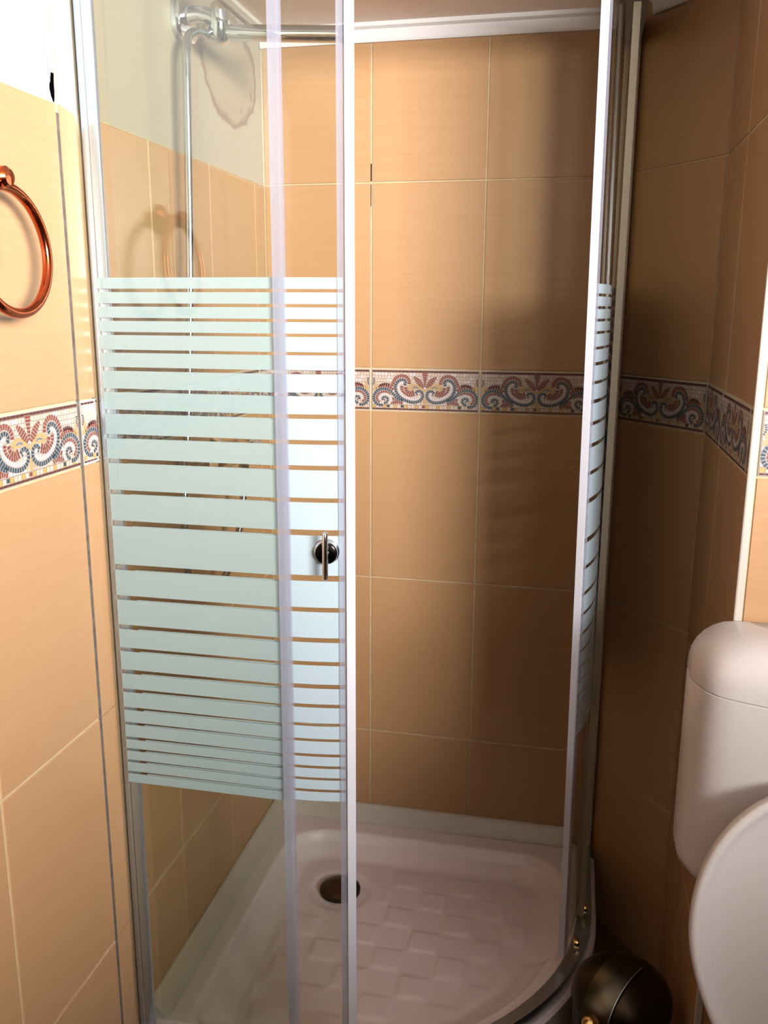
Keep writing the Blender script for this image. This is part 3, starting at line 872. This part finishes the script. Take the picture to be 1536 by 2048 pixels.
# ------------------------------------------------------------------ toilet cistern and toilet
CX, HWD = 1.078, 0.191
def cistern_outline(hw, yb, ye, yc, r):
    """plan outline: flat back at yb, bowed front from ye (ends) to yc (middle), rounded front corners"""
    o = [(CX+hw, yb), (CX-hw, yb)]
    n = 24
    for k in range(n+1):
        s = -1+2*k/n; x = CX+s*hw
        e = 1-abs(s)
        d = e*hw
        y = yc+(ye-yc)*(abs(s)**1.6)
        if d < r: y += (r-math.sqrt(max(0, r*r-(r-d)**2)))
        o.append((x, min(y, yb-0.002)))
    return o
def loft(name, layers, m, parent=None, smooth=45):
    n = len(layers[0][0]); v = []; f = []
    for o, z in layers: v += [(x, y, z) for x, y in o]
    for i in range(len(layers)-1):
        for k in range(n):
            l = (k+1) % n; f.append((i*n+k, i*n+l, (i+1)*n+l, (i+1)*n+k))
    f += [tuple(range(n-1, -1, -1)), tuple(range((len(layers)-1)*n, len(layers)*n))]
    bm = bmesh.new(); me = mesh(name, v, f, m); bm.from_mesh(me); bpy.data.meshes.remove(me)
    bmesh.ops.remove_doubles(bm, verts=bm.verts, dist=1e-5)
    return link(name, from_bm(name, bm, m, auto=smooth), parent)
YB = -0.6925
ci = empty('toilet_cistern', (CX, -0.72, 0.592))
tag(ci, 'white wall-hung toilet cistern with a bowed front and rounded lid', 'cistern')
body = []
for z, g in [(0.592+0.05*(1-math.cos(math.radians(a))), 0.05*(1-math.sin(math.radians(a)))) for a in range(0, 91, 10)]+[(0.70, 0.0), (0.80, 0.0), (0.9100, 0.0), (0.9112, 0.0012)]:
    body.append((cistern_outline(HWD-g, YB, -0.785+g*0.8, -0.838+g, 0.045), z))
adopt(loft('tank', body, M['plastic']), ci)
lid = []
for z, g in ((0.9122, 0.0018), (0.9130, 0.0), (0.930, 0.0005), (0.945, 0.004), (0.960, 0.013), (0.972, 0.026), (0.981, 0.042), (0.987, 0.060), (0.9895, 0.080), (0.9905, 0.105)):
    lid.append((cistern_outline(HWD-g*0.75, YB-g*0.05, -0.785+g*0.55, -0.838+g*0.75, 0.045), z))
adopt(loft('tank_lid', lid, M['plastic']), ci)
adopt(tube('flush_pipe', [(CX, -0.735, 0.594), (CX, -0.735, 0.55), (CX, -0.735, 0.40), (CX, -0.75, 0.345), (CX, -0.785, 0.325)], 0.022, M['plastic'], None, 18), ci)

to = empty('toilet', (CX, -1.05, 0.0))
tag(to, 'white toilet with its rounded lid raised against the cistern', 'toilet')
def oval(cx, cy, a, b, n=40, back=None):
    o = []
    for k in range(n):
        t = 2*math.pi*k/n; y = cy+b*math.sin(t)
        if back is not None: y = min(y, back)
        o.append((cx+a*math.cos(t), y))
    return o
bowl = []
for z, a, b, cy_ in ((0.0, 0.105, 0.19, -0.99), (0.02, 0.10, 0.185, -0.99), (0.10, 0.085, 0.17, -0.98), (0.20, 0.10, 0.185, -1.0), (0.30, 0.150, 0.215, -1.03), (0.37, 0.176, 0.228, -1.045), (0.395, 0.180, 0.232, -1.045), (0.400, 0.176, 0.228, -1.045), (0.400, 0.140, 0.19, -1.05), (0.36, 0.125, 0.17, -1.05), (0.28, 0.08, 0.11, -1.04)):
    bowl.append((oval(CX, cy_, a, b), z))
adopt(loft('bowl', bowl, M['porcelain']), to)
# seat ring lying down
seat = []
so, si = oval(CX, -1.055, 0.184, 0.225), oval(CX, -1.065, 0.118, 0.155)
n = 40; v = [(x, y, z) for z in (0.403, 0.418) for o in (so, si) for x, y in o]; f = []
for k in range(n):
    l = (k+1) % n
    f += [(k, l, 2*n+l, 2*n+k), (n+l, n+k, 3*n+k, 3*n+l), (l, k, n+k, n+l), (2*n+k, 2*n+l, 3*n+l, 3*n+k)]
bm = bmesh.new(); me = mesh('seat', v, f, M['plastic']); bm.from_mesh(me); bpy.data.meshes.remove(me)
adopt(link('seat', from_bm('seat', bm, M['plastic'], auto=40)), to)
# raised lid: rounded disc seen from its hollow underside
def lid_half(s):
    """half width at height fraction s"""
    if s < 0.46:
        t = (0.46-s)/0.46; return 0.187-0.068*t**1.7
    t = (s-0.46)/0.54; return 0.187*math.sqrt(max(0, 1-t**2.25))
LH = 0.412; zb, yb_, yt_ = 0.424, -0.905, -0.862
outl = []
for k in range(41):
    s = (1-math.cos(math.pi*k/40))/2; outl.append((lid_half(s), s))
loop = [(-w, s) for w, s in outl]+[(w, s) for w, s in reversed(outl)]
loop = [p for i, p in enumerate(loop) if i == 0 or (abs(p[0]-loop[i-1][0])+abs(p[1]-loop[i-1][1])) > 1e-5]
def lid_pt(x, s, d):
    """x sideways, s up the lid, d towards the viewer"""
    return (CX+x, yb_+(yt_-yb_)*s-d, zb+LH*s+0.10*d)
layers = [(0.94, -0.020), (0.985, -0.016), (1.0, -0.006), (1.0, 0.002), (0.993, 0.006), (0.965, 0.008), (0.938, 0.006), (0.915, -0.001), (0.86, -0.006), (0.70, -0.009), (0.35, -0.0105), (0.02, -0.011)]
v = []; f = []; n = len(loop); cs_ = 0.47
for sc, d in layers:
    for x, s in loop: v.append(lid_pt(x*sc, cs_+(s-cs_)*sc, d))
for i in range(len(layers)-1):
    for k in range(n):
        l = (k+1) % n; f.append((i*n+k, i*n+l, (i+1)*n+l, (i+1)*n+k))
f += [tuple(range(n-1, -1, -1)), tuple(range((len(layers)-1)*n, len(layers)*n))]
bm = bmesh.new(); me = mesh('lid', v, f, M['plastic']); bm.from_mesh(me); bpy.data.meshes.remove(me)
adopt(link('lid', from_bm('lid', bm, M['plastic'], auto=60)), to)
for sx in (-0.075, 0.075):
    adopt(tube('hinge', [(CX+sx-0.02, -0.893, 0.414), (CX+sx+0.02, -0.893, 0.414)], 0.012, M['plastic'], None, 16), to)

# ------------------------------------------------------------------ dark metal bin beside the tray
BX, BY = 0.838, -0.598
bi = empty('pedal_bin', (BX, BY, 0.0))
tag(bi, 'small round dark metal bin with domed lid between tray and toilet', 'bin')
adopt(lathe('body', [(0.080, 0.0), (0.084, 0.003), (0.084, 0.012), (0.082, 0.014), (0.083, 0.230), (0.0835, 0.235)], M['gunmetal'], (BX, BY, 0.0005), n=48), bi)
RB, HB = 0.0875, 0.062
prof = [(0.086, 0.2365), (RB, 0.239), (RB, 0.245)]
for k in range(1, 13):
    a = math.pi/2*k/12; prof.append((RB*math.cos(a), 0.245+HB*math.sin(a)))
adopt(lathe('lid', prof, M['gunmetal'], (BX, BY, 0.0005), n=48), bi)
# raised flap band running over the dome towards the front left
fd = Vector((-0.55, -0.83)).normalized(); fs_ = Vector((-fd.y, fd.x))
v = []; f = []; NS = 22
for k in range(NS+1):
    t = math.radians(100-100*k/NS)             # 100 deg (just past the top) to the rim
    for (w, lift) in ((-0.027, 0.0005), (-0.026, 0.0075), (-0.012, 0.0085), (0.012, 0.0085), (0.026, 0.0075), (0.027, 0.0005)):
        c, s_ = math.cos(t), math.sin(t)
        fall = math.sqrt(max(0.0, 1-(w/RB)**2))
        p = fd*(RB*fall*c+lift*c)+fs_*w
        v.append((BX+p.x, BY+p.y, 0.2455+(HB*fall*s_)+lift*s_))
for k in range(NS):
    for q in range(5): f.append((6*k+q, 6*k+q+1, 6*k+7+q, 6*k+6+q))
f += [tuple(range(6)), tuple(range(6*NS+5, 6*NS-1, -1))]
bm = bmesh.new(); me = mesh('lid_flap', v, f, M['flap']); bm.from_mesh(me); bpy.data.meshes.remove(me)
adopt(link('lid_flap', from_bm('lid_flap', bm, M['flap'], auto=40)), bi)
ed = []
for k in range(NS+1):
    t = math.radians(100-100*k/NS); c, s_ = math.cos(t), math.sin(t); fall = math.sqrt(1-(0.0268/RB)**2)
    p = fd*(RB*fall*c+0.0078*c)+fs_*0.0268
    ed.append((BX+p.x, BY+p.y, 0.2455+HB*fall*s_+0.0078*s_))
adopt(tube('flap_edge_highlight', ed, 0.0011, M['alu'], None, 8), bi)  # bright tube added as the highlight along the flap's edge
kp = Vector((BX, BY))+fd*(RB+0.010)
o = lathe('knob', [(0.004, -0.016), (0.012, -0.012), (0.0165, -0.004), (0.0165, 0.004), (0.012, 0.012), (0.004, 0.016)], M['brass'], (kp.x, kp.y, 0.248), n=24)
o['label'] = 'shiny brass-coloured knob'
adopt(o, bi)
